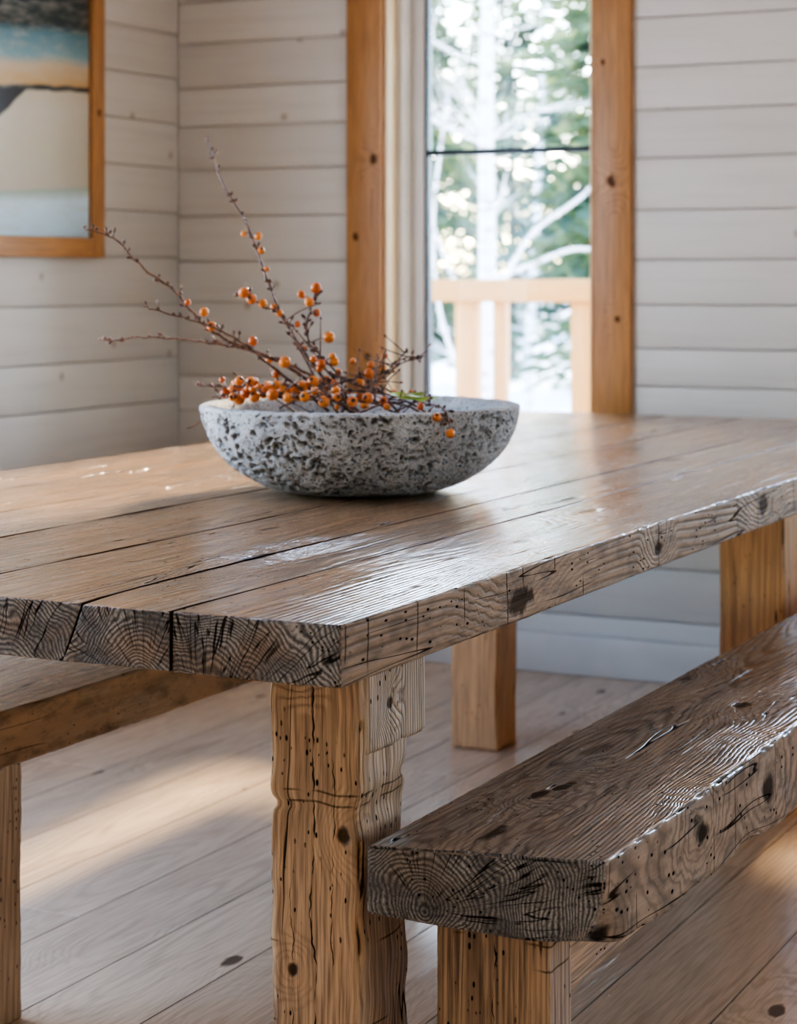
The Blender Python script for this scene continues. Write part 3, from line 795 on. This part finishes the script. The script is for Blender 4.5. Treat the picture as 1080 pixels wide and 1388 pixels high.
# ------------------------------------------------------------------ outside
g=MB()
GN=40
for i in range(GN+1):
    for j in range(GN+1):
        x=-45+90*i/GN; y=YB+.25+70*(j/GN)**1.4
        h=-.35+.5*noise.noise(Vector((x*.12,y*.12,0)))*min(1,max(0,(y-7)/8))+max(0,(y-22))*.03
        g.v.append((x,y,h))
for i in range(GN):
    for j in range(GN):
        a=i*(GN+1)+j; g.f.append((a,a+GN+1,a+GN+2,a+1))
gr=g.obj("snowy_ground",M['snow']); top(gr,"snow-covered ground beyond the deck","snow",kind="structure")
g2=MB(); g2.box((-40,-40,-.5),(40,YB+.25,-.36),(40,40,1),.01); o=g2.obj("snowy_yard",M['snow']); top(o,"snow-covered yard around the house","snow",kind="structure")
m=MB()
for i in range(11): m.box((-6,YB+.22+i*.15,-.10),(1.5,YB+.22+i*.15+.143,-.05),(9,1,1),.004,axis=0,seed=300+i)
dk=m.obj("deck",M['deckwood']); top(dk,"cedar plank deck outside the window","deck",kind="structure")
m=MB(); m.box((-.95,YB+.2,2.62),(4.,7.4,2.74),(9,9,1),.01,axis=1,seed=340)  # slab added out of view to block sun from the added back window
pr=m.obj("sun_block_roof",M['deckwood']); top(pr,"unseen roof slab added to keep sun out of the added back window","roof",kind="structure")
rl=empty("deck_railing",(-2.3,5.2,-.05)); top(rl,"honey-coloured wooden deck railing with square balusters","railing")
part("top_rail",M['deckwood'],[((-5.5,5.13,1.045),(1.2,5.27,1.13))],rl,axis=0,seed=41)
part("bottom_rail",M['deckwood'],[((-5.5,5.165,.05),(1.2,5.235,.11))],rl,axis=0,seed=42)
bl=[(-2.19,.080),(-2.055,.050),(-1.705,.10)]
for k in range(10): bl.append((-2.42-k*.24,.06 if k%5!=4 else .10))
for k in range(10): bl.append((-1.45+k*.24,.06 if k%5!=4 else .10))
for i,(x,w) in enumerate(bl):
    nm="post" if w>.095 else "baluster"
    if nm=="post": part(nm,M['deckwood'],[((x-w/2,5.2-w/2,-.05),(x+w/2,5.2+w/2,1.045))],rl,seed=500+i)
    else: part(nm,M['deckwood'],[((x-w/2,5.2-w/2,.11),(x+w/2,5.2+w/2,1.045))],rl,seed=500+i)

def conifer_meshes(seed,H=7.,Rb=1.5):
    rnd=random.Random(seed)
    t=MB(); t.tube([(0,0,0),(0.02,0,H*.5),(0,0,H)],[.09,.05,.01],8)
    fo=MB()
    z=.9
    while z<H:
        rr=Rb*(1-z/H)**.8+.1
        nb=7
        for k in range(nb):
            a=rnd.uniform(0,6.283); L=rr*rnd.uniform(.5,1.2)
            dx,dy=math.cos(a),math.sin(a)
            st=int(4+L*8)
            for q in range(st):
                s=(q+.6)/st*L
                for side in (-1,1):
                    c=Vector((dx*s,dy*s,z-.28*s*s/max(rr,.3)+rnd.uniform(-.1,.1)))
                    w=.13+.10*rnd.random()
                    aa=a+side*.7+rnd.uniform(-.3,.3)
                    u=Vector((math.cos(aa),math.sin(aa),rnd.uniform(-.5,.1)))*w
                    v=Vector((-math.sin(aa),math.cos(aa),rnd.uniform(-.6,.6)))*w*.38
                    b0=len(fo.v)
                    fo.v+= [tuple(c-v*.4),tuple(c+u*.5-v),tuple(c+u*1.3),tuple(c+u*.5+v),]
                    fo.f.append((b0,b0+1,b0+2,b0+3))
        z+=.22
    mt=bpy.data.meshes.new("trunk"); mt.from_pydata(t.v,[],t.f); mt.materials.append(M['bark_dark'])
    mf=bpy.data.meshes.new("foliage"); mf.from_pydata(fo.v,[],fo.f); mf.materials.append(M['fir'])
    return mt,mf
cm=[conifer_meshes(1,7.5,1.4),conifer_meshes(2,6.,1.3),conifer_meshes(3,9,1.7)]
def place(px,t):
    k=(px-540)/2800; return Vector((1.05+t*(.897*k-.4415),-1.99+t*(.897+.4415*k),0))
def gz(x,y): return -.4+max(0,(y-22))*.03
spots=[(815,16.5,0,.82),(545,22,0,.85),(695,28,2,.85),(920,22,1,.9),(590,36,2,.85),(400,25,0,.9),(790,40,2,.95),(650,47,2,.95),(470,42,2,.8),(960,31,2,.8),(330,34,2,.9)]
for i,(px,t,mi,s) in enumerate(spots):
    p=place(px,t); e=empty("conifer_tree",(p.x,p.y,gz(p.x,p.y))); e.scale=(s,s,s); e.rotation_euler=(0,0,i*1.3)
    top(e,"green conifer tree standing in the snow","tree",group="conifers beyond the deck")
    for me in cm[mi]:
        o=link(bpy.data.objects.new(me.name,me)); o.parent=e; o.name=("trunk" if me.name.startswith("trunk") else "foliage")
def birch_tree(px,t,H,r,seed,lean=0,extra=(),nbr=14,BL=(.35,.85)):
    rnd=random.Random(seed); p=place(px,t); m=MB()
    tr=[Vector((lean*z/H+.05*noise.noise(Vector((z*.5,seed,0))),.05*noise.noise(Vector((z*.5,seed,4))),z)) for z in [H*i/14 for i in range(15)]]
    m.tube(tr,[r*(1-.75*i/14) for i in range(15)],10)
    def br(p0,d,L,r,lev):
        pts=[p0]; q=p0.copy(); dd=d.copy()
        for i in range(6):
            dd=(dd+Vector((rnd.uniform(-1,1),rnd.uniform(-1,1),rnd.uniform(-.5,.8)))*.22).normalized(); q=q+dd*L/6; pts.append(q.copy())
        m.tube(pts,[r*(1-.8*i/6) for i in range(7)],5,False)
        if lev>0:
            for k in range(3):
                i=rnd.randrange(1,6); d2=(dd+Vector((rnd.uniform(-1,1),rnd.uniform(-1,1),rnd.uniform(-.4,.6)))*.9).normalized()
                br(pts[i],d2,L*.55,r*.5,lev-1)
    for k in range(nbr):
        i=rnd.randrange(2,14); a=rnd.uniform(0,6.28)
        br(tr[i],Vector((math.cos(a),math.sin(a),rnd.uniform(.1,.8))).normalized(),rnd.uniform(*BL),r*.18,2)
    for ex in extra:
        pp=catmull([Vector(q) for q in ex],4); m.tube(pp,[r*.27*(1-.6*i/len(pp)) for i in range(len(pp))],6)
    me=bpy.data.meshes.new("birch_tree"); me.from_pydata(m.v,[],m.f); me.materials.append(M['birch'])
    me.polygons.foreach_set("use_smooth",[True]*len(m.f))
    o=link(bpy.data.objects.new("birch_tree",me)); o.location=(p.x,p.y,-.4); top(o,"bare white-barked birch tree in the snow","tree",group="birches beyond the deck")
birch_tree(650,12,6.5,.06,4,lean=.15,nbr=26,extra=([(0,0,1.2),(.25,.1,1.75),(.55,.2,2.0),(.9,.3,2.35)],[(0,0,.7),(-.2,-.1,1.3),(-.25,-.1,1.9),(-.2,0,2.6)],[(0,0,1.3),(-.15,0,1.5),(-.32,0,1.9),(-.4,0,2.3)],[(.0,0,1.5),(.3,0,1.6),(.6,0,1.7),(.9,0,1.65)]))
birch_tree(715,20.5,7,.05,6,lean=.3,nbr=20)
birch_tree(480,13.5,6.5,.06,9,lean=-.3)

# ------------------------------------------------------------------ light
w=bpy.data.worlds.new("sky"); scene.world=w; w.use_nodes=True
nt=w.node_tree; nt.nodes.clear()
sk=nt.nodes.new("ShaderNodeTexSky"); sk.sky_type='NISHITA'; sk.sun_disc=False; sk.sun_elevation=math.radians(26); sk.sun_rotation=math.radians(-45); sk.air_density=1.0; sk.dust_density=1.0
hs=nt.nodes.new("ShaderNodeMix"); hs.data_type='RGBA'; hs.blend_type='MULTIPLY'; hs.inputs[0].default_value=1.; hs.inputs[7].default_value=(.86,.95,1.10,1)
bg=nt.nodes.new("ShaderNodeBackground"); bg.inputs[1].default_value=1.7
wo=nt.nodes.new("ShaderNodeOutputWorld")
nt.links.new(sk.outputs[0],hs.inputs[6]); nt.links.new(hs.outputs[2],bg.inputs[0]); nt.links.new(bg.outputs[0],wo.inputs[0])
sl=bpy.data.lights.new("sun",'SUN'); sl.energy=12.; sl.color=(1,.79,.54); sl.angle=math.radians(6.)
so=link(bpy.data.objects.new("sun",sl)); so.rotation_euler=Vector((.10,-1,-.47)).to_track_quat('-Z','Y').to_euler(); so.location=(-2,8,6)
def portal(loc,d,sx,sy):
    l=bpy.data.lights.new("sky_portal",'AREA'); l.shape='RECTANGLE'; l.size=sx; l.size_y=sy; l.cycles.is_portal=True
    o=link(bpy.data.objects.new("sky_portal",l)); o.location=loc; o.rotation_euler=Vector(d).to_track_quat('-Z','Z').to_euler()
portal(((OX0+OX1)/2,YB+.2,1.49),(0,-1,0),.67,1.66)
portal(((WX0+WX1)/2,YB+.2,1.49),(0,-1,0),1.55,1.66)
portal((XL-.2,(LY0+LY1)/2,1.385),(1,0,0),2.05,1.87)
portal((XR+.2,(RY0+RY1)/2,1.385),(-1,0,0),.65,1.87)

# ------------------------------------------------------------------ camera
cd=bpy.data.cameras.new("camera"); cam=link(bpy.data.objects.new("camera",cd)); scene.camera=cam
cam.location=(1.05,-1.99,1.14); cam.rotation_euler=(math.radians(90),0,math.atan2(.4415,.897))
cd.sensor_fit='HORIZONTAL'; cd.sensor_width=36; cd.lens=36*2800/1080; cd.shift_y=-319/1080
cd.dof.use_dof=True; cd.dof.focus_distance=2.65; cd.dof.aperture_fstop=8
cd.clip_end=300
scene.view_settings.view_transform='AgX'; scene.view_settings.look='AgX - High Contrast'; scene.view_settings.exposure=0.62
